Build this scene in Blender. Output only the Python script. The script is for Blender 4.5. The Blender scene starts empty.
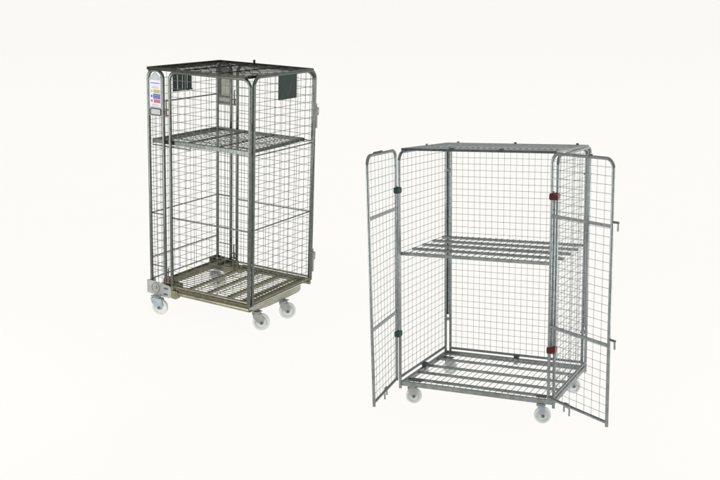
import bpy, math, random
from mathutils import Vector, Matrix
random.seed(7)
sc = bpy.context.scene
col = sc.collection

# ------------------------------------------------------------------ materials
def new_mat(name):
    m = bpy.data.materials.new(name); m.use_nodes = True
    nt = m.node_tree
    return m, nt, nt.nodes['Principled BSDF']

def metal(name, c1, c2, rough=(.3, .5), scale=60, metallic=.9, grime=None, grime_amt=.0):
    """zinc / painted steel: mottled colour, uneven gloss, a little dirt"""
    m, nt, b = new_mat(name)
    tc = nt.nodes.new('ShaderNodeTexCoord')
    n = nt.nodes.new('ShaderNodeTexNoise'); n.inputs['Scale'].default_value = scale; n.inputs['Detail'].default_value = 5
    nt.links.new(tc.outputs['Object'], n.inputs['Vector'])
    r = nt.nodes.new('ShaderNodeValToRGB')
    r.color_ramp.elements[0].position = .32; r.color_ramp.elements[0].color = (*c1, 1)
    r.color_ramp.elements[1].position = .68; r.color_ramp.elements[1].color = (*c2, 1)
    nt.links.new(n.outputs['Fac'], r.inputs['Fac'])
    out = r.outputs['Color']
    if grime:
        g = nt.nodes.new('ShaderNodeTexNoise'); g.inputs['Scale'].default_value = scale * .17; g.inputs['Detail'].default_value = 7
        nt.links.new(tc.outputs['Object'], g.inputs['Vector'])
        gr = nt.nodes.new('ShaderNodeMapRange'); gr.inputs['From Min'].default_value = .5; gr.inputs['From Max'].default_value = .72
        gr.inputs['To Max'].default_value = grime_amt
        nt.links.new(g.outputs['Fac'], gr.inputs['Value'])
        mx = nt.nodes.new('ShaderNodeMix'); mx.data_type = 'RGBA'
        nt.links.new(gr.outputs['Result'], mx.inputs['Factor'])
        nt.links.new(out, mx.inputs['A']); mx.inputs['B'].default_value = (*grime, 1)
        out = mx.outputs['Result']
    nt.links.new(out, b.inputs['Base Color'])
    mr = nt.nodes.new('ShaderNodeMapRange'); mr.inputs['To Min'].default_value = rough[0]; mr.inputs['To Max'].default_value = rough[1]
    nt.links.new(n.outputs['Fac'], mr.inputs['Value']); nt.links.new(mr.outputs['Result'], b.inputs['Roughness'])
    b.inputs['Metallic'].default_value = metallic
    return m

def plain(name, c, rough=.5, var=.06, scale=40, metallic=0, spec=.5, sss=0):
    m, nt, b = new_mat(name)
    tc = nt.nodes.new('ShaderNodeTexCoord')
    n = nt.nodes.new('ShaderNodeTexNoise'); n.inputs['Scale'].default_value = scale; n.inputs['Detail'].default_value = 4
    nt.links.new(tc.outputs['Object'], n.inputs['Vector'])
    r = nt.nodes.new('ShaderNodeValToRGB')
    r.color_ramp.elements[0].position = .3; r.color_ramp.elements[0].color = (*[max(0, v * (1 - var)) for v in c], 1)
    r.color_ramp.elements[1].position = .7; r.color_ramp.elements[1].color = (*[min(1, v * (1 + var)) for v in c], 1)
    nt.links.new(n.outputs['Fac'], r.inputs['Fac']); nt.links.new(r.outputs['Color'], b.inputs['Base Color'])
    b.inputs['Roughness'].default_value = rough; b.inputs['Metallic'].default_value = metallic
    b.inputs['Specular IOR Level'].default_value = spec
    return m

M = {
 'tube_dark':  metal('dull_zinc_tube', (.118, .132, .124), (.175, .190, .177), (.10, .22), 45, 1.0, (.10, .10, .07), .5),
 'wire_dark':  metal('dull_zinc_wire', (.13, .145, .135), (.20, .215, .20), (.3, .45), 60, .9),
 'olive':      metal('passivated_zinc', (.20, .195, .135), (.31, .30, .215), (.24, .42), 30, .9, (.11, .105, .07), .6),
 'olive_dark': metal('dull_olive_angle', (.10, .10, .07), (.17, .165, .12), (.3, .46), 35, .9, (.07, .068, .045), .5),
 'lid_dark':   metal('dark_lid_steel', (.024, .025, .021), (.050, .050, .042), (.28, .45), 40, .9),
 'lid_edge':   metal('dark_lid_edge', (.07, .078, .084), (.12, .13, .135), (.25, .42), 40, .9),
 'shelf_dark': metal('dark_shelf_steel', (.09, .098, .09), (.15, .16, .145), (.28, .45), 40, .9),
 'plate_zinc': metal('bright_zinc_plate', (.33, .34, .325), (.45, .46, .44), (.36, .52), 25, .8, (.2, .2, .17), .4),
 'cream_zinc': metal('pale_zinc_skirt', (.36, .365, .295), (.46, .465, .385), (.4, .55), 22, .7, (.25, .25, .19), .5),
 'galv':       metal('galvanised_tube', (.20, .219, .222), (.29, .31, .313), (.12, .25), 50, 1.0, (.16, .17, .17), .4),
 'lid_wire':   metal('pale_lid_wire', (.34, .36, .355), (.46, .48, .47), (.35, .5), 40, .9),
 'galv_wire':  metal('galvanised_wire', (.27, .29, .29), (.36, .38, .38), (.35, .5), 60, .9),
 'galv_flat':  metal('galvanised_bar', (.20, .217, .213), (.31, .33, .32), (.26, .44), 35, .92, (.13, .135, .125), .5),
 'fork':       metal('blue_grey_fork', (.31, .35, .395), (.43, .47, .515), (.35, .5), 30, .7),
 'green_plate': plain('dark_green_plate', (.016, .032, .027), .42, .25, 25, 0, .3),
 'grey_plate': plain('grey_plate', (.46, .46, .40), .5, .10, 25),
 'label_plate': plain('pale_label_plate', (.47, .50, .51), .35, .07, 20),
 'sticker':    plain('sticker_paper', (.70, .70, .80), .45, .04, 30),
 'ink':        plain('sticker_ink', (.10, .12, .34), .5, .1),
 'ink_pale':   plain('sticker_pale_ink', (.45, .42, .62), .5, .1),
 'yellow':     plain('sticker_yellow', (.58, .52, .05), .45, .06),
 'blue':       plain('sticker_blue', (.035, .09, .42), .45, .06),
 'red':        plain('sticker_red', (.58, .06, .08), .45, .06),
 'wheel':      plain('white_nylon', (.70, .725, .70), .42, .07, 22),
 'hub':        plain('grey_hub', (.30, .33, .36), .4, .08, 30),
 'bolt':       metal('dark_bolt', (.08, .09, .10), (.14, .15, .16), (.3, .5), 60, .9),
 'tan':        plain('tan_latch_plate', (.34, .27, .205), .45, .2, 60),
 'copper':     plain('brown_hinge_bush', (.22, .125, .085), .45, .25, 60),
 'clip_red':   plain('dark_red_clip', (.09, .005, .011), .45, .2, 60, 0, .3),
 'clip_green': plain('dark_green_clip', (.009, .045, .037), .45, .2, 60, 0, .3),
 'clip_grey':  plain('dark_grey_clip', (.05, .055, .055), .45, .2, 60),
}

# floor: off-white sweep made translucent so added light from below washes out shadows
m = bpy.data.materials.new('backlit_white_sweep'); m.use_nodes = True; nt = m.node_tree
nt.nodes.remove(nt.nodes['Principled BSDF'])
tc = nt.nodes.new('ShaderNodeTexCoord'); n = nt.nodes.new('ShaderNodeTexNoise'); n.inputs['Scale'].default_value = .6; n.inputs['Detail'].default_value = 3
nt.links.new(tc.outputs['Object'], n.inputs['Vector'])
r = nt.nodes.new('ShaderNodeValToRGB')
r.color_ramp.elements[0].color = (.884, .874, .842, 1); r.color_ramp.elements[1].color = (.888, .878, .846, 1)
nt.links.new(n.outputs['Fac'], r.inputs['Fac'])
df = nt.nodes.new('ShaderNodeBsdfDiffuse'); tr = nt.nodes.new('ShaderNodeBsdfTranslucent'); mx = nt.nodes.new('ShaderNodeMixShader')
mx.inputs[0].default_value = .93
nt.links.new(r.outputs['Color'], df.inputs['Color']); nt.links.new(r.outputs['Color'], tr.inputs['Color'])
nt.links.new(df.outputs[0], mx.inputs[1]); nt.links.new(tr.outputs[0], mx.inputs[2])
nt.links.new(mx.outputs[0], nt.nodes['Material Output'].inputs['Surface'])
M['backlit_sheet'] = m

# ------------------------------------------------------------------ mesh collector
class MB:
    def __init__(s): s.v = []; s.f = []; s.mi = []; s.sm = []; s.mats = []
    def mat(s, m):
        if m not in s.mats: s.mats.append(m)
        return s.mats.index(m)
    def add(s, vs, fs, m, smooth):
        o = len(s.v); k = s.mat(m)
        s.v += [Vector(p) for p in vs]
        for f in fs: s.f.append([o + i for i in f]); s.mi.append(k); s.sm.append(smooth)
    def tube(s, pts, r, m, n=10, caps=True):
        pts = [Vector(p) for p in pts]
        q = [pts[0]]
        for p in pts[1:]:
            if (p - q[-1]).length > 1e-6: q.append(p)
        pts = q
        T = []
        for i in range(len(pts)):
            a = pts[max(i - 1, 0)]; c = pts[min(i + 1, len(pts) - 1)]
            T.append((c - a).normalized())
        ref = Vector((0, 0, 1)) if abs(T[0].z) < .9 else Vector((1, 0, 0))
        N = (ref - T[0] * ref.dot(T[0])).normalized()
        vs = []; fs = []
        for i, p in enumerate(pts):
            N = (N - T[i] * N.dot(T[i])).normalized(); B = T[i].cross(N)
            for k in range(n):
                a = 2 * math.pi * k / n
                vs.append(p + (N * math.cos(a) + B * math.sin(a)) * r)
        for i in range(len(pts) - 1):
            for k in range(n):
                k2 = (k + 1) % n
                fs.append([i * n + k, i * n + k2, (i + 1) * n + k2, (i + 1) * n + k])
        s.add(vs, fs, m, True)
        if caps:
            e = (len(pts) - 1) * n
            s.add(vs[:n], [list(range(n))[::-1]], m, False)
            s.add(vs[e:], [list(range(n))], m, False)
    def hexa(s, c8, m):
        s.add(c8, [[0, 3, 2, 1], [4, 5, 6, 7], [0, 1, 5, 4], [1, 2, 6, 5], [2, 3, 7, 6], [3, 0, 4, 7]], m, False)
    def box(s, p, q, m):
        x0, y0, z0 = [min(a, b) for a, b in zip(p, q)]; x1, y1, z1 = [max(a, b) for a, b in zip(p, q)]
        s.hexa([(x0, y0, z0), (x1, y0, z0), (x1, y1, z0), (x0, y1, z0), (x0, y0, z1), (x1, y0, z1), (x1, y1, z1), (x0, y1, z1)], m)
    def bar(s, p, q, w, h, m, up=(0, 0, 1)):
        """rectangular bar from p to q: w sideways, h along up"""
        p = Vector(p); q = Vector(q); t = (q - p).normalized(); u = Vector(up); u = (u - t * u.dot(t)).normalized(); d = t.cross(u)
        c = []
        for e in (p, q):
            c += [e - d * w / 2 - u * h / 2, e + d * w / 2 - u * h / 2, e + d * w / 2 + u * h / 2, e - d * w / 2 + u * h / 2]
        s.hexa(c, m)
    def prism(s, poly, o, ux, uy, th, m):
        """2-D outline extruded by th along ux x uy (centred)"""
        o = Vector(o); ux = Vector(ux); uy = Vector(uy); w = ux.cross(uy).normalized()
        n = len(poly)
        a = [o + ux * x + uy * y - w * th / 2 for x, y in poly]; c = [p + w * th for p in a]
        s.add(a + c, [list(range(n))[::-1], list(range(n, 2 * n))] + [[i, (i + 1) % n, n + (i + 1) % n, n + i] for i in range(n)], m, False)
    def lathe(s, prof, c, axis, m, n=40):
        """closed profile of (radius, along-axis) spun round axis at c"""
        c = Vector(c); A = Vector(axis).normalized(); X = A.orthogonal().normalized(); Y = A.cross(X)
        vs = []; fs = []; k = len(prof)
        for i in range(n):
            t = 2 * math.pi * i / n; d = X * math.cos(t) + Y * math.sin(t)
            vs += [c + d * r + A * h for r, h in prof]
        for i in range(n):
            j = (i + 1) % n
            for a in range(k - 1): fs.append([i * k + a, j * k + a, j * k + a + 1, i * k + a + 1])
        s.add(vs, fs, m, True)
    def build(s, name, parent, S=1.0, base=(0, 0, 0), bevel=0):
        b = Vector(base)
        me = bpy.data.meshes.new(name)
        me.from_pydata([tuple((p - b) * S) for p in s.v], [], s.f)
        for mm in s.mats: me.materials.append(M[mm])
        for p, k, sm in zip(me.polygons, s.mi, s.sm): p.material_index = k; p.use_smooth = sm
        me.update()
        o = bpy.data.objects.new(name, me); col.objects.link(o)
        if parent is not None: o.parent = parent
        if bevel:
            md = o.modifiers.new('bevel', 'BEVEL'); md.width = bevel; md.segments = 2; md.limit_method = 'ANGLE'; md.angle_limit = math.radians(50)
        return o

def fillet(pts, rad, seg=7):
    pts = [Vector(p) for p in pts]; out = [pts[0]]
    for i in range(1, len(pts) - 1):
        a, p, c = pts[i - 1], pts[i], pts[i + 1]
        u = (a - p).normalized(); w = (c - p).normalized(); ang = u.angle(w)
        d = rad / math.tan(ang / 2); s0 = p + u * d; s1 = p + w * d
        cen = p + (u + w).normalized() * (rad / math.sin(ang / 2))
        for k in range(seg + 1):
            t = k / seg; v0 = s0 - cen; v1 = s1 - cen
            th = v0.angle(v1)
            out.append(cen + (v0 * math.sin((1 - t) * th) + v1 * math.sin(t * th)) / math.sin(th))
    out.append(pts[-1]); return out

def grid(mb, f, x0, x1, z0, z1, dx, dz, r, m, off=None, jit=.0012, xin=None, round_top=0):
    """welded wire mesh on the plane f(x, z, depth): uprights, then cross wires laid against them"""
    off = r * 1.7 if off is None else off
    nx = max(1, round((x1 - x0) / dx)); nz = max(1, round((z1 - z0) / dz))
    def top(x):
        d = min(x - x0, x1 - x)
        if round_top and d < round_top: return z1 - (round_top - math.sqrt(max(0, round_top ** 2 - (round_top - d) ** 2)))
        return z1
    zs = []
    for k in range(1, nz):
        z = z0 + (z1 - z0) * k / nz + random.uniform(-jit, jit)
        ins = 0
        if round_top and z > z1 - round_top:
            ins = round_top - math.sqrt(max(0, round_top ** 2 - (z - z1 + round_top) ** 2))
        zs.append(z)
        bow = random.uniform(-1.4, 1.4) * jit; sag = random.uniform(-1.2, 1.2) * jit
        mb.tube([f(x0 + ins, z, off), f((x0 + x1) / 2 + random.uniform(-.1, .1), z + sag, off + bow), f(x1 - ins, z, off)], r, m, 6, False)
    for i in range(1, nx):
        x = x0 + (x1 - x0) * i / nx + random.uniform(-jit, jit)
        e = random.uniform(-1.5, 1.5) * jit
        mb.tube([f(x, z0, 0), f(x + e, (z0 + z1) / 2 + random.uniform(-.3, .3), random.uniform(-1, 1) * jit), f(x, top(x), 0)], r, m, 6, False)
        for z in zs:
            if z > top(x): continue
            q = r * random.uniform(1.7, 2.3); xx = x + e * max(0, 1 - abs(2 * (z - z0) / (z1 - z0) - 1))
            mb.add([f(xx + q, z, off / 2), f(xx - q, z, off / 2), f(xx, z + q, off / 2), f(xx, z - q, off / 2), f(xx, z, off / 2 + q), f(xx, z, off / 2 - q)],
                   [[0, 2, 4], [2, 1, 4], [1, 3, 4], [3, 0, 4], [2, 0, 5], [1, 2, 5], [3, 1, 5], [0, 3, 5]], m, True)

def empty(name, loc, rot, label, cat):
    o = bpy.data.objects.new(name, None); col.objects.link(o)
    o.empty_display_size = .3
    o.matrix_world = Matrix.Translation(loc) @ rot.to_4x4()
    o['label'] = label; o['category'] = cat
    return o

# ------------------------------------------------------------------ camera and where the two cages stand
PITCH = .21; CAM_H = 2.252
cam_rot = Matrix.Rotation(-PITCH, 3, 'X')
def pose(yaw, tilt, lean, t, S, base):
    R = cam_rot @ Matrix.Rotation(lean, 3, 'Y') @ Matrix.Rotation(tilt, 3, 'X') @ Matrix.Rotation(yaw, 3, 'Z')
    loc = cam_rot @ (Vector(t) * S) + Vector((0, 0, CAM_H)) + R @ (Vector(base) * S)
    return R, loc
cd = bpy.data.cameras.new('camera'); co = bpy.data.objects.new('camera', cd); col.objects.link(co)
co.location = (0, 0, CAM_H); co.rotation_euler = (math.pi / 2 - PITCH, 0, 0)
cd.sensor_width = 36; cd.lens = 50; cd.clip_end = 200; cd.clip_start = .05
sc.camera = co

def caster(parent, S, base, pos, ground, rad, width, roll_dir, trail, top, fork='fork', plate=(.034, .030), wheelm='wheel', shield=.030):
    """swivel caster: bearing plate, fork, axle bolt and nylon wheel; pos is where the wheel touches the floor"""
    d = Vector((math.cos(roll_dir), math.sin(roll_dir), 0)); ax = Vector((-d.y, d.x, 0))
    c = Vector((pos[0], pos[1], ground + rad)); head = c - d * trail; head.z = top
    hw = width / 2
    mb = MB()
    mb.box((head.x - plate[0], head.y - plate[1], top - .006), (head.x + plate[0], head.y + plate[1], top), fork)
    mb.lathe([(0, -.022), (.026, -.022), (.031, -.016), (.031, -.010), (.024, -.006)], (head.x, head.y, top), (0, 0, 1), fork, 24)
    crown = top - .020
    for sgn in (-1, 1):
        o = c + ax * sgn * (hw + .006)
        h = crown - c.z
        poly = [(-trail - shield, h), (-trail + shield * 1.15, h), (shield * .75, h * .45), (.017, .0), (.011, -.013), (-.006, -.016), (-.017, -.006), (-trail - shield * .75, h * .55)]
        mb.prism(poly, o, d, (0, 0, 1), .005, fork)
    mb.prism([(-shield, -hw - .006), (shield * 1.15, -hw - .006), (shield * 1.15, hw + .006), (-shield, hw + .006)], (head.x, head.y, crown), d, ax, .006, fork)
    root = mb.build('caster', parent, S, base, .0015)
    w = MB()
    w.lathe([(rad * .30, -hw * .95), (rad * .34, -hw * .62), (rad * .66, -hw * .50), (rad * .72, -hw * .88), (rad * .90, -hw * .95), (rad * .985, -hw * .6), (rad, 0),
             (rad * .985, hw * .6), (rad * .90, hw * .95), (rad * .72, hw * .88), (rad * .66, hw * .50), (rad * .34, hw * .62), (rad * .30, hw * .95)], c, ax, wheelm, 48)
    w.lathe([(0, -hw * .97), (rad * .30, -hw * .97), (rad * .30, hw * .97), (0, hw * .97)], c, ax, 'hub', 24)
    w.build('wheel', root, S, base)
    a = MB()
    a.tube([c - ax * (hw + .016), c + ax * (hw + .016)], .0085, 'bolt', 6)
    a.build('axle_bolt', root, S, base)
    return root

# ================================================================== narrow, closed cage
U, V, N, H = .8874, .8056, .132, 1.612
G1 = -.2; S1 = 1.07
B1 = (U / 2, V / 2, G1)
R1, L1 = pose(-.5, .2612, .0374, (-1.5562, 7.4881, -.3411), S1, B1)
cage = empty('roll_cage', L1, R1, 'tall narrow roll cage with dark mesh lid, closed gates and coloured warning label', 'roll cage')
def put(mb, name, parent=None, bevel=0): return mb.build(name, parent or cage, S1, B1, bevel)
RT = .0122; RW = .0017

# deck
mb = MB()
def rail(mb, p, q, m='olive', inward=(0, 1, 0)):
    # tubular rail with a thin upstand angle on top of it
    mb.tube([(p[0], p[1], -.018), (q[0], q[1], -.018)], .0165, m, 12)
    i = Vector(inward) * .016
    mb.bar((p[0] + i.x, p[1] + i.y, .010), (q[0] + i.x, q[1] + i.y, .010), .036, .006, m)
    mb.bar((p[0] - i.x * .3, p[1] - i.y * .3, .006), (q[0] - i.x * .3, q[1] - i.y * .3, .006), .005, .018, 'olive_dark')
rail(mb, (.245, 0, 0), (U, 0, 0)); rail(mb, (.245, V, 0), (U, V, 0), inward=(0, -1, 0))
for a, w in ((.285, .020), (.452, .024), (.632, .026), (.765, .022)):
    mb.bar((a, .012, .0), (a, V - .012, .0), w, .018, 'olive')
mb.bar((U - .008, -.008, .008), (U - .008, V + .01, .008), .018, .012, 'olive_dark')
mb.bar((U - .055, .03, -.004), (U - .055, V - .03, -.004), .05, .006, 'olive')
base = put(mb, 'base_frame', bevel=.0012)
mb = MB()
k = 0
y = .035
while y < V - .02:
    mb.tube([(.03, y, .0115), (U - .02, y + random.uniform(-.0015, .0015), .0115)], .0034, 'olive', 6, False); y += .0385
for a in (.375, .545, .70, .80, .835, .865):
    mb.tube([(a, .02, .018), (a, V - .02, .018)], .003, 'olive', 6, False)
put(mb, 'deck_mesh', base)

mb = MB()  # folded channel across the closed end of the deck
mb.bar((.110, .03, .034), (.110, V - .02, .034), .046, .034, 'olive')
mb.bar((.085, .03, .040), (.085, V - .02, .040), .004, .044, 'olive')
put(mb, 'end_beam', bevel=.001)

for sgn, yb in ((-1, 0), (1, V)):
    mb = MB(); o = yb + sgn * .016
    out = [(-.032, -.052), (.125, -.060), (.178, -.061), (.196, -.052), (.196, .004), (.186, .028), (.17, .036), (-.02, .052), (-.032, .046)]
    mb.prism(out, (0, o, 0), (1, 0, 0), (0, 0, 1), .007, 'plate_zinc')
    mb.bar((-.029, o, -.003), (-.029, o - sgn * .09, -.003), .006, .094, 'plate_zinc')
    mb.bar((-.02, o - sgn * .045, -.046), (.17, o - sgn * .045, -.050), .075, .006, 'plate_zinc')
    mb.box((.140, yb - sgn * .020, -.045), (.205, yb - sgn * .110, .030), 'olive')
    mb.prism([(.1965, -.058), (.238, -.060), (.258, -.046), (.262, -.012), (.246, .003), (.1965, .004)], (0, yb + sgn * .004, 0), (1, 0, 0), (0, 0, 1), .030, 'olive')
    for a in (-.0, N, .195):
        mb.tube([(a, yb, -.03), (a, yb, .034)], RT * 1.35, 'olive', 10)
    # pressed ring
    ring = [(.048 + .036 * math.cos(t * math.pi / 12), o + sgn * .005, -.004 + .036 * math.sin(t * math.pi / 12)) for t in range(25)]
    mb.tube(ring, .0045, 'plate_zinc', 8, False)
    br = put(mb, 'corner_bracket', bevel=.0015)
    for z in (.008, -.037):
        mb = MB(); mb.box((.128, o + sgn * .0036, z - .006), (.165, o + sgn * .0052, z + .006), 'bolt'); put(mb, 'pressed_slot', br)
    mb = MB(); mb.lathe([(0, .006), (.013, .006), (.013, 0)], (.05, o + sgn * .004, .0), (0, sgn, 0), 'hub', 20); put(mb, 'lock_stud', br)

mb = MB()  # skirt that carries the two right-hand casters
mb.prism([(-.008, .002), (.66, .0), (.66, -.034), (.63, -.048), (.40, -.053), (.20, -.050), (.07, -.032), (-.008, -.016)], (U + .006, 0, 0), (0, 1, 0), (0, 0, 1), .006, 'cream_zinc')
mb.bar((U - .035, .09, -.047), (U - .035, .63, -.047), .070, .006, 'cream_zinc')
mb.prism([(U - .10, -.012), (U + .010, -.012), (U + .010, .15), (U - .02, .15)], (0, 0, -.030), (1, 0, 0), (0, 1, 0), .006, 'cream_zinc')
put(mb, 'end_skirt', bevel=.0015)

# casters: angle is the way each has swivelled
caster(cage, S1, B1, (.098, -.030), G1, .061, .036, math.radians(18), .026, -.0535, shield=.040)
caster(cage, S1, B1, (.076, .715), G1, .061, .036, math.radians(35), .026, -.0535, shield=.040)
caster(cage, S1, B1, (.905, .122), G1, .063, .036, math.radians(38), .036, -.052, fork='plate_zinc')
caster(cage, S1, B1, (.922, .440), G1, .063, .036, math.radians(40), .034, -.052, fork='plate_zinc')

def arch(mb, f, x0, x1, z0, z1, r, m, rad):
    mb.tube(fillet([f(x0, z0, 0), f(x0, z1, 0), f(x1, z1, 0), f(x1, z0, 0)], rad), r, m, 12)

# closed end: two narrow arched returns and the mesh wall between them
for yb, sg in ((0, -1), (V, 1)):
    f = lambda x, z, d, yb=yb, sg=sg: (x, yb - sg * d, z)
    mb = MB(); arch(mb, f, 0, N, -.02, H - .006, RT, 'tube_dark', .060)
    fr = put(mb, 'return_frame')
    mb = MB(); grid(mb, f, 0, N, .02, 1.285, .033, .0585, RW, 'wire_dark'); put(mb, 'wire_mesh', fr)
    for z in (.562, .165):
        mb = MB(); mb.tube([f(0, z, .006), f(N, z, .006)], .0045, 'wire_dark', 8); put(mb, 'cross_rod', fr)

f = lambda x, z, d: (-.004 + d, x, z)
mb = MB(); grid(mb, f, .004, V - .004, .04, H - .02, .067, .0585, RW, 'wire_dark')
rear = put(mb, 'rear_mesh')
for z in (1.366, .563, .225, .06):
    mb = MB(); mb.tube([f(0, z, .008), f(V, z, .008)], .0047, 'wire_dark', 8); put(mb, 'cross_rod', rear)
mb = MB(); mb.tube([f(0.01, H - .016, 0), f(V - .01, H - .016, 0)], .008, 'tube_dark', 10); put(mb, 'top_rail', rear)
mb = MB()
for k in range(4):
    y0 = .283 + k * .056
    mb.box((-.014, y0, 1.427), (-.010, y0 + .050, 1.556), 'green_plate')
mb.box((-.014, .280, 1.543), (-.0085, .508, 1.560), 'green_plate'); mb.box((-.014, .280, 1.422), (-.0085, .508, 1.434), 'green_plate')
put(mb, 'slotted_plate', rear, .001)

# label plate on the near return
mb = MB()
out = [(.012, 1.282), (.122, 1.282), (.122, 1.540), (.117, 1.552), (.072, 1.592), (.060, 1.592), (.017, 1.552), (.012, 1.540)]
mb.prism(out, (0, -.006, 0), (1, 0, 0), (0, 0, 1), .003, 'label_plate')
lp = put(mb, 'label_plate', bevel=.0006)
mb = MB(); y0, y1 = -.0090, -.0078
mb.box((.020, y0, 1.350), (.116, y1, 1.536), 'sticker')
yy0, yy1 = -.0100, -.0091
random.seed(3)
def words(x0, x1, z, h, m, lo=.004, hi=.011):
    x = x0
    while x < x1:
        w = random.uniform(lo, hi); mb.box((x, yy0, z - h / 2), (min(x + w, x1), yy1, z + h / 2), m); x += w + .0022
words(.028, .108, 1.514, .006, 'ink', .006, .013)
words(.040, .096, 1.488, .004, 'ink_pale'); words(.036, .100, 1.480, .004, 'ink_pale')
words(.034, .102, 1.363, .004, 'ink_pale'); words(.034, .095, 1.356, .003, 'ink_pale')
for zc, hh, m, x0 in ((1.456, .026, 'yellow', .052), (1.421, .034, 'blue', .050), (1.387, .024, 'red', .054)):
    mb.box((x0, yy0, zc - hh / 2), (.112, yy1, zc + hh / 2), m)
    mb.prism([(.036 + .008 * math.cos(t * math.pi / 5), zc + .009 * math.sin(t * math.pi / 5)) for t in range(10)], (0, (yy0 + yy1) / 2, 0), (1, 0, 0), (0, 0, 1), .0009, m)
    z0 = yy0; yy0 -= .0006; yy1 -= .0012
    tm = 'ink' if m == 'yellow' else 'ink_pale'
    words(.060, .106, zc + hh * .18, hh * .13, tm, .003, .008); words(.060, .098, zc - hh * .2, hh * .10, tm, .003, .008)
    yy0 += .0006; yy1 += .0012
put(mb, 'warning_label', lp)
mb = MB()
rr = [(.020 + .003, -.011, 1.289)]
mb.tube(fillet([(.066, -.0105, 1.288), (.022, -.0105, 1.288), (.022, -.0105, 1.334), (.116, -.0105, 1.334), (.116, -.0105, 1.288), (.066, -.0105, 1.288)], .009, 4), .0036, 'clip_grey', 8)
mb.box((.026, -.0095, 1.292), (.112, -.008, 1.330), 'label_plate')
put(mb, 'card_holder', lp, .0005)

# matching plate on the far return, seen from behind
mb = MB()
mb.prism(out, (0, V + .006, 0), (1, 0, 0), (0, 0, 1), .003, 'grey_plate')
bp = put(mb, 'label_plate', bevel=.0006)
for q0, q1, up_ in (((.012, 1.347), (.122, 1.347), (0, 0, 1)), ((.012, 1.30), (.122, 1.30), (0, 0, 1)), ((.024, 1.355), (.024, 1.57), (1, 0, 0))):
    mb = MB(); mb.bar((q0[0], V - .001, q0[1]), (q1[0], V - .001, q1[1]), .006, .013, 'shelf_dark', up_); put(mb, 'stiffening_strip', bp)

# side gates
for yb, sg in ((0, -1), (V, 1)):
    f = lambda x, z, d, yb=yb, sg=sg: (x, yb - sg * d, z)
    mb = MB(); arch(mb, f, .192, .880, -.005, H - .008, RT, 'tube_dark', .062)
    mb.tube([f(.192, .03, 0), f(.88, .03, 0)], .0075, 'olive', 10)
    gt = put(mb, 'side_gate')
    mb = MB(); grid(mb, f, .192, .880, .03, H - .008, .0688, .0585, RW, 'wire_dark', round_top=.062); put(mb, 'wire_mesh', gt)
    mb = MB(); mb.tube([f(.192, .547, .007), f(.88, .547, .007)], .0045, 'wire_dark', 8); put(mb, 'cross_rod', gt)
    for z in (1.315, .075):
        mb = MB(); mb.tube([f(.160, z - .028, -.004), f(.160, z + .026, -.004)], .0085, 'copper', 12)
        mb.bar(f(N, z + .018, -.004), f(.192, z + .018, -.004), .010, .008, 'tube_dark'); mb.bar(f(N, z - .020, -.004), f(.192, z - .020, -.004), .010, .008, 'tube_dark')
        mb.tube([f(.160, z + .02, -.004), f(.160, z + .085, -.004), f(.168, z + .092, -.004)], .0045, 'tube_dark', 8)
        put(mb, 'hinge', gt)

# end gate
f = lambda x, z, d: (U - d, x, z)
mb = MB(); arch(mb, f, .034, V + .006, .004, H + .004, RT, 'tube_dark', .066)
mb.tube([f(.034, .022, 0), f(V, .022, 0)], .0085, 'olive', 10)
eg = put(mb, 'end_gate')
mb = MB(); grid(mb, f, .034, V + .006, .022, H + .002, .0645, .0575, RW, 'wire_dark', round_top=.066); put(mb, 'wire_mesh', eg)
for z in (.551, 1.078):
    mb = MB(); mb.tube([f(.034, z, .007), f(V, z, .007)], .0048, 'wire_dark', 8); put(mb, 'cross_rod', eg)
mb = MB(); mb.box((U + .006, .315, 1.438), (U + .010, .549, 1.612), 'green_plate')
mb.tube([(U + .0100, .43, 1.468), (U + .0101, .455, 1.49), (U + .0100, .475, 1.545)], .0006, 'grey_plate', 5)
put(mb, 'sign_plate', eg, .001)
for z in (1.215, .095):
    mb = MB(); yb = V + .036
    mb.tube([(U, yb, z - .03), (U, yb, z + .125)], .0095, 'plate_zinc', 10)
    mb.tube(fillet([(U, yb, z + .125), (U, yb, z + .150), (U, yb - .016, z + .150)], .008, 4), .0055, 'plate_zinc', 8)
    mb.box((U - .014, V + .011, z + .072), (U + .012, V + .054, z + .124), 'tan')
    mb.box((U + .0122, V + .018, z + .084), (U + .0145, V + .046, z + .112), 'plate_zinc')
    mb.box((U - .012, V + .008, z + .066), (U + .012, V + .050, z + .074), 'olive')
    put(mb, 'latch', eg, .0015)
mb = MB(); mb.box((.876, .006, 1.262), (.893, .030, 1.300), 'clip_green'); put(mb, 'corner_clasp', eg, .002)
mb = MB(); mb.box((.876, .006, .30), (.893, .030, .325), 'tube_dark'); put(mb, 'corner_clasp', eg, .002)

# shelf
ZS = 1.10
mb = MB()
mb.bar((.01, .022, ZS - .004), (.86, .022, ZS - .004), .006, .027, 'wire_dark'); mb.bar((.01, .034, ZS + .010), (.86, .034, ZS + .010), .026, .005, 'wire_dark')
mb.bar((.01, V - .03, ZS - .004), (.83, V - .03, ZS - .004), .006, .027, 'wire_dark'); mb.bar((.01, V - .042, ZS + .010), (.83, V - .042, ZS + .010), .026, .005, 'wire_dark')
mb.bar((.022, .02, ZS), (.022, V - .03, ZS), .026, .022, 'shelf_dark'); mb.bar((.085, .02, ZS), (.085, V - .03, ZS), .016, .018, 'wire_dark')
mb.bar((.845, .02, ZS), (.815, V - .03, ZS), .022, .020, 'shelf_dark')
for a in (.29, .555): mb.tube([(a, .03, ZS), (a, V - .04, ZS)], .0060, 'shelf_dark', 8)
mb.tube(fillet([(.02, .012, ZS - .03), (.36, .012, ZS - .034), (.36, .012, ZS - .015)], .006, 3), .0048, 'wire_dark', 8)
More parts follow.
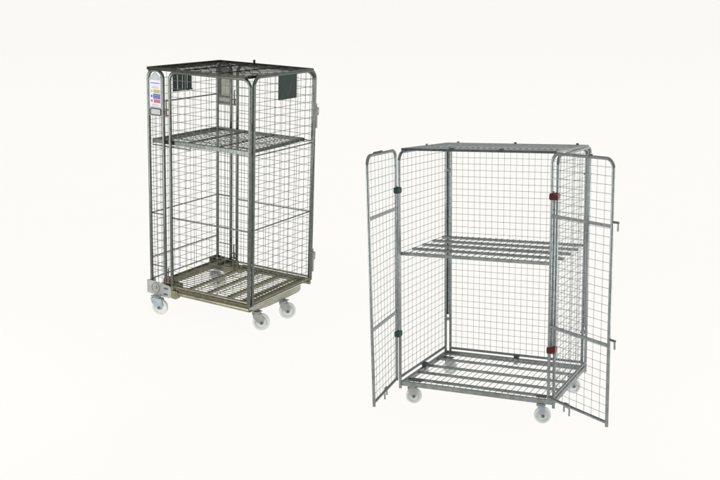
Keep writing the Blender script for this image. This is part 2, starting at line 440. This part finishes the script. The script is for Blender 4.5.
mb.tube([(.82, V - .03, ZS), (U, V - .002, ZS - .012)], .0045, 'wire_dark', 8)
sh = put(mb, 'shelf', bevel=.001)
mb = MB(); yy = .07
while yy < V - .05:
    mb.tube([(.03, yy, ZS + .006), (.84, yy, ZS + .006)], .0024, 'wire_dark', 6, False); yy += .05
for i in range(1, 17):
    mb.tube([(i * .05, .03, ZS + .0095), (i * .05, V - .04, ZS + .0095)], .0018, 'wire_dark', 6, False)
put(mb, 'shelf_mesh', sh)

# lid
ZL = H + .004
mb = MB(); a0, a1, b0, b1 = .010, U - .028, -.020, V + .018
for p, q in (((a0, b0), (a1, b0)), ((a1, b0), (a1, b1)), ((a1, b1), (a0, b1)), ((a0, b1), (a0, b0))):
    mb.bar((*p, ZL), (*q, ZL), .014, .020, 'lid_dark')
for a in (.285, .575): mb.bar((a, b0, ZL), (a, b1, ZL), .010, .010, 'lid_dark')
mb.tube([(.335, V + .016, ZL), (.335, V + .016, ZL + .034)], .009, 'lid_dark', 10)
lid = put(mb, 'lid', bevel=.001)
mb = MB()
for i in range(-9, 12):       # expanded-metal look: two slanting sets of strands
    for sgn in (1, -1):
        x0 = i * .092 + .02; pts = []
        xa, ya, xb, yb = x0, 0.0, x0 + sgn * V * .9, V
        # clip to the lid
        t0, t1 = 0, 1
        dx = xb - xa
        for lo, hi in ((a0 + .01, a1 - .01),):
            ta, tb = (lo - xa) / dx, (hi - xa) / dx
            if ta > tb: ta, tb = tb, ta
            t0, t1 = max(t0, ta), min(t1, tb)
        if t1 - t0 > .02:
            z = ZL - .004 + (.003 if sgn > 0 else 0)
            mb.tube([(xa + dx * t0, V * t0, z), (xa + dx * t1, V * t1, z)], .0026, 'lid_dark', 6, False)
put(mb, 'lid_mesh', lid)

# ================================================================== wide cage with both doors open
W, D = 1.0873, .8945
G2 = -.153; S2 = .87
B2 = (W / 2, D / 2, G2)
R2, L2 = pose(-.4505, .1575, -.0119, (.2823, 6.9887, -1.0021), S2, B2)
cage2 = empty('roll_cage', L2, R2, 'wide grey roll cage with both mesh doors swung open and a red-clipped front post', 'roll cage')
def put2(mb, name, parent=None, bevel=0): return mb.build(name, parent or cage2, S2, B2, bevel)
RT2 = .0102; RW2 = .0015

mb = MB()
mb.bar((-.003, .012, .000), (W + .003, .012, .000), .020, .031, 'galv_flat'); mb.bar((.0, D - .012, .000), (W, D - .012, .000), .020, .031, 'galv_flat')
mb.bar((.010, .026, -.001), (.010, D - .026, -.001), .024, .030, 'galv_flat'); mb.bar((W - .010, .026, -.001), (W - .010, D - .026, -.001), .024, .030, 'galv_flat')
for b_ in (.115, .290, .475, .675): mb.bar((.024, b_, .006), (W - .024, b_, .002), .0135, .018, 'galv_flat')
mb.bar((.024, .82, .006), (W - .024, .82, .004), .010, .012, 'galv_flat')
base2 = put2(mb, 'base_frame', bevel=.0012)
mb = MB(); a = .045
while a < W - .03:
    mb.tube([(a, .022, .0140), (a + random.uniform(-.001, .001), D - .022, .0140)], .0021, 'galv_flat', 6, False); a += .0425
put2(mb, 'deck_mesh', base2)
mb = MB(); mb.box((.552, D - .030, -.030), (.584, D - .0225, .016), 'plate_zinc'); mb.box((.550, D - .024, .0165), (.586, D + .014, .040), 'clip_grey'); put2(mb, 'deck_bracket', base2, .0015)
mb = MB(); mb.box((-.008, .41, .0150), (.030, .45, .040), 'clip_grey'); mb.box((.0225, .405, -.03), (.030, .455, .0145), 'plate_zinc'); put2(mb, 'deck_bracket', base2, .0015)
for q0, q1 in ((.055, .145), (W - .125, W - .06)):
    mb = MB(); mb.box((q0, .026, .0172), (q1, .075, .0225), 'clip_grey'); put2(mb, 'caster_pad', base2, .001)

for pos, an in (((.074, .066), 20), ((1.010, .022), 22), ((1.038, .735), 30), ((.064, .815), 25)):
    caster(cage2, S2, B2, pos, G2, .0565, .034, math.radians(an), .012, -.0165, fork='plate_zinc' if pos[0] < .5 else 'fork', plate=(.036, .032) if pos[0] < .5 else (.024, .024), wheelm='wheel', shield=.032 if pos[0] < .5 else .018)

# side panels
for xa, sg in ((0, -1), (W, 1)):
    f = lambda x, z, d, xa=xa, sg=sg: (xa - sg * d, x, z)
    b1_ = D - .010
    mb = MB()
    mb.tube(fillet([f(0, -.034, 0), f(0, H, 0), f(b1_, H, 0), f(b1_, -.03, 0)], .060), RT2, 'galv', 12)
    mb.tube([f(0, .046, 0), f(b1_, .046, 0)], .0095, 'galv', 10)
    pn = put2(mb, 'side_panel')
    mb = MB(); grid(mb, f, 0, b1_, .046, H, .0745, .0505, RW2, 'galv_wire', round_top=.06); put2(mb, 'wire_mesh', pn)

# back panel
f = lambda x, z, d: (x, D + .004 - d, z)
mb = MB(); arch(mb, f, .034, W - .030, -.028, H, RT2, 'galv', .060)
mb.tube([f(.034, .036, 0), f(W - .03, .036, 0)], .0095, 'galv', 10)
bk = put2(mb, 'back_panel')
mb = MB(); grid(mb, f, .034, W - .03, .036, H, .0473, .0475, RW2, 'galv_wire', round_top=.06); put2(mb, 'wire_mesh', bk)
for xa in (.017, W - .015):
    for z in (1.42, .265):
        mb = MB(); mb.box((xa - .024, D - .010, z - .010), (xa + .022, D + .018, z + .010), 'galv')
        mb.tube([(xa - .022, D - .018, z), (xa - .022, D + .020, z)], .006, 'clip_grey', 8)
        put2(mb, 'panel_clip', bk, .002)
# corner uprights closing the back corners
for xa in (.017, W - .015):
    mb = MB(); mb.bar((xa, D + .006, .30), (xa, D + .006, 1.60), .024, .007, 'galv', (0, 1, 0)); put2(mb, 'corner_strip', bk, .001)

# doors: each built on its own hinge line and swung open
HY = -.033
def door(hx, ang, side, twist=0, z0=.57):
    d = Vector((math.cos(ang), math.sin(ang), 0)); nrm = Vector((-d.y, d.x, 0)); DW = .5574
    o = Vector((hx, HY, 0))
    # a long mesh door never hangs quite true: its free edge is a little out of wind
    HD = H + .022
    f = lambda x, z, dd: tuple(o + d * x + nrm * (dd + twist * x / DW * (z - z0)) + Vector((0, 0, z)))
    mb = MB()
    mb.tube(fillet([f(0, .03, 0), f(0, HD - .004, 0), f(DW, HD - .004, 0), f(DW, .020, 0)], .062), RT2, 'galv', 12)
    mb.tube([f(0, .045, 0), f(DW, .045, 0)], .0098, 'galv', 10)
    dr = put2(mb, 'door')
    mb = MB(); grid(mb, f, 0, DW, .045, HD - .004, .0697, .0505, RW2, 'galv_wire', off=.0035 * side, round_top=.062); put2(mb, 'wire_mesh', dr)
    for z in (1.2377, .5222):
        mb = MB(); mb.bar(f(0, z, -.003 * side), f(DW, z, -.003 * side), .009, .019, 'galv'); put2(mb, 'cross_bar', dr, .001)
    mb = MB()   # drop bolt at the foot and keeper on the top rail
    xk = .215 if side < 0 else .145
    mb.tube(fillet([f(xk, -.010, .012 * side), f(xk, .050, .012 * side), f(xk + .052, .050, .012 * side), f(xk + .052, -.024, .012 * side)], .010, 4), .0055, 'galv', 8)
    mb.bar(f(xk - .004, .030, .012 * side), f(xk + .056, .030, .012 * side), .008, .014, 'galv')
    put2(mb, 'drop_bolt', dr, .001)
    mb = MB(); mb.bar(f(.27 if side < 0 else .34, HD + .009, 0), f(.43 if side < 0 else .37, HD + .009, 0), .009, .008, 'clip_grey'); put2(mb, 'top_keeper', dr, .001)
    if side > 0:
        for z in (1.262, .558):
            mb = MB()
            mb.tube(fillet([f(DW - .004, z, 0), f(DW + .050, z, 0), f(DW + .050, z - .048, 0)], .008, 4), .0062, 'galv', 8)
            mb.bar(f(DW + .01, z + .002, 0), f(DW + .055, z + .002, 0), .012, .011, 'clip_grey')
            put2(mb, 'lever_handle', dr, .001)
    return dr
door(-.012, math.pi + 1.6982, -1, -.020)
door(W - .0269, -.6391, 1)

# clips joining door and post, with the hinge rod between them
for x0, x1, m in ((-.022, .012, 'clip_green'), (W - .040, W + .012, 'clip_red')):
    for z in (1.358, .362):
        mb = MB(); mb.box((x0, HY - .012, z - .022), (x1, .010, z + .022), m)
        mb.box((x0 - .002, HY - .014, z - .015), (x1 + .002, .012, z + .015), m)
        mb.tube([((x0 + x1) / 2, HY - .004, z + .020), ((x0 + x1) / 2, HY - .004, z + .034)], .005, 'bolt', 8)
        put2(mb, 'post_clip', bevel=.003)
    mb = MB(); xm = (x0 + x1) / 2
    mb.tube([(xm, HY / 2, .36), (xm, HY / 2, 1.36)], .0125, 'galv', 10)
    put2(mb, 'hinge_rod')

# shelf
ZS = .923
mb = MB()
mb.bar((.004, .018, ZS - .004), (W - .004, .018, ZS - .004), .018, .022, 'galv_flat')
for b_ in (.205, .395, .590, .785): mb.bar((.010, b_, ZS), (W - .002, b_, ZS - .001), .030, .016, 'galv_flat')
sh = put2(mb, 'shelf', bevel=.0015)
mb = MB(); a = .03
while a < W - .02:
    mb.tube([(a, .012, ZS + .0105), (a, .80, ZS + .0105)], .0023, 'galv_flat', 6, False); a += .0445
put2(mb, 'shelf_mesh', sh)

# lid
ZL = H + .008
zl = lambda y: ZL + .014 * (1 - y / D)      # the lid rests a little higher along its front edge
mb = MB(); a0, a1, b0, b1 = .018, W - .014, .000, D - .018
mb.bar((a0, b0, zl(b0)), (a1, b0, zl(b0)), .018, .016, 'lid_edge'); mb.bar((a0, b1, ZL), (a1, b1, ZL), .016, .014, 'galv_flat')
mb.bar((a0, b0 + .009, zl(b0)), (a0, b1 - .008, ZL), .014, .014, 'galv_flat'); mb.bar((a1 - .006, b0 + .009, zl(b0)), (a1 - .006, b1 - .008, ZL), .026, .014, 'plate_zinc')
for b_ in (.30, .60): mb.bar((a0, b_, zl(b_) - .004), (a1, b_, zl(b_) - .004), .014, .012, 'galv_flat')
lid = put2(mb, 'lid', bevel=.001)
mb = MB(); a = .04
while a < W - .03:
    mb.tube([(a, b0, zl(b0) + .004), (a, b1, ZL + .004)], .0022, 'lid_wire', 6, False); a += .042
b_ = .035
while b_ < D - .04:
    mb.tube([(a0, b_, ZL + .0075), (a1, b_, ZL + .0078)], .0022, 'lid_wire', 6, False); b_ += .075
put2(mb, 'lid_mesh', lid)
for a in (.372, .713):
    mb = MB(); mb.box((a - .013, b0 - .011, zl(b0) - .006), (a + .013, b0 + .030, zl(b0) + .015), 'clip_grey'); put2(mb, 'lid_clip', lid, .002)
for a, b_ in ((.10, b1), (.541, b1), (.996, b1), (a0, .45)):
    mb = MB(); mb.tube([(a, b_, zl(b_)), (a, b_, zl(b_) + .017)], .010, 'clip_grey' if a > .3 else 'galv_flat', 8); put2(mb, 'lid_stud', lid, .002)

# ================================================================== the sweep they stand on
def plane_z(R, L):
    n = R @ Vector((0, 0, 1))
    return lambda x, y: L.z - (n.x * (x - L.x) + n.y * (y - L.y)) / n.z
p1, p2 = plane_z(R1, L1), plane_z(R2, L2)
mid = (L1 + L2) / 2; axis = Vector((L2.x - L1.x, L2.y - L1.y, 0)); al = axis.length; axis.normalize()
def smooth(t): t = max(0, min(1, t)); return t * t * t * (t * (6 * t - 15) + 10)
def floor_z(x, y):
    t = ((x - L1.x) * axis.x + (y - L1.y) * axis.y) / al
    w = smooth((t - .30) / .40)
    z = p1(x, y) * (1 - w) + p2(x, y) * w
    r = math.hypot(x - mid.x, y - mid.y)
    z *= 1 - smooth((r - 2.4) / 4.5)
    # all round, far out, the sheet climbs very gently so that no edge of it is in view
    t = math.hypot(x, y - 6) - 18
    if t > 0: z += .5 * t * t * .014 if t < 18 else .5 * 18 * 18 * .014 + (t - 18) * .252
    return z
xs = [-70 + i for i in range(65)] + [-5 + i * .2 for i in range(51)] + [6 + i for i in range(65)]
ys = [-60 + i for i in range(61)] + [1 + i * .2 for i in range(61)] + [14 + i for i in range(63)]
vs = [(x, y, floor_z(x, y)) for y in ys for x in xs]; nx = len(xs)
fs = [(j * nx + i, j * nx + i + 1, (j + 1) * nx + i + 1, (j + 1) * nx + i) for j in range(len(ys) - 1) for i in range(nx - 1)]
me = bpy.data.meshes.new('floor'); me.from_pydata(vs, [], fs); me.materials.append(M['backlit_sheet'])
for p in me.polygons: p.use_smooth = True
fl = bpy.data.objects.new('floor', me); col.objects.link(fl); fl['kind'] = 'structure'

# ------------------------------------------------------------------ studio light
w = bpy.data.worlds.new('World'); sc.world = w; w.use_nodes = True
nt = w.node_tree; bg = nt.nodes['Background']
tc = nt.nodes.new('ShaderNodeTexCoord'); sp = nt.nodes.new('ShaderNodeSeparateXYZ'); nt.links.new(tc.outputs['Generated'], sp.inputs[0])
mr = nt.nodes.new('ShaderNodeMapRange'); mr.inputs['From Min'].default_value = -1; mr.inputs['From Max'].default_value = 1
nt.links.new(sp.outputs['Z'], mr.inputs['Value'])
cr = nt.nodes.new('ShaderNodeValToRGB'); el = cr.color_ramp.elements
LOW, SIDE, TOP = 1.146, .13, .48  # LOW is an added glow under the floor, shining up through it
el[0].position = .46; el[0].color = (LOW, LOW, LOW, 1); el[1].position = .50; el[1].color = (SIDE, SIDE, SIDE, 1)
e = el.new(.72); e.color = (TOP, TOP, TOP, 1)
nt.links.new(mr.outputs['Result'], cr.inputs['Fac']); nt.links.new(cr.outputs['Color'], bg.inputs['Color'])
bg.inputs['Strength'].default_value = 1.0
def area(name, loc, target, sx, sy, power, color=(1, 1, 1)):
    l = bpy.data.lights.new(name, 'AREA'); l.shape = 'RECTANGLE'; l.size = sx; l.size_y = sy; l.energy = power; l.color = color
    o = bpy.data.objects.new(name, l); col.objects.link(o); o.location = loc
    o.rotation_euler = (Vector(target) - Vector(loc)).to_track_quat('-Z', 'Y').to_euler()
    return o
area('ceiling_softbox', (0, 8.0, 8.0), (0, 8.0, 0), 32, 30, 420, (1, .995, .985))
area('added_strip_left', (-3.9, 5.2, 1.0), (-1, 7.4, .8), 1.4, 2.0, 62, (1, .99, .97))  # unseen lamp added to put bright highlights on the tubes
area('added_strip_right', (4.0, 4.8, 1.0), (.8, 6, .8), 1.3, 2.0, 50, (.98, .99, 1))  # its added counterpart, for tube highlights from the right

sc.view_settings.view_transform = 'Standard'; sc.view_settings.look = 'None'
sc.view_settings.exposure = 0; sc.view_settings.gamma = 1
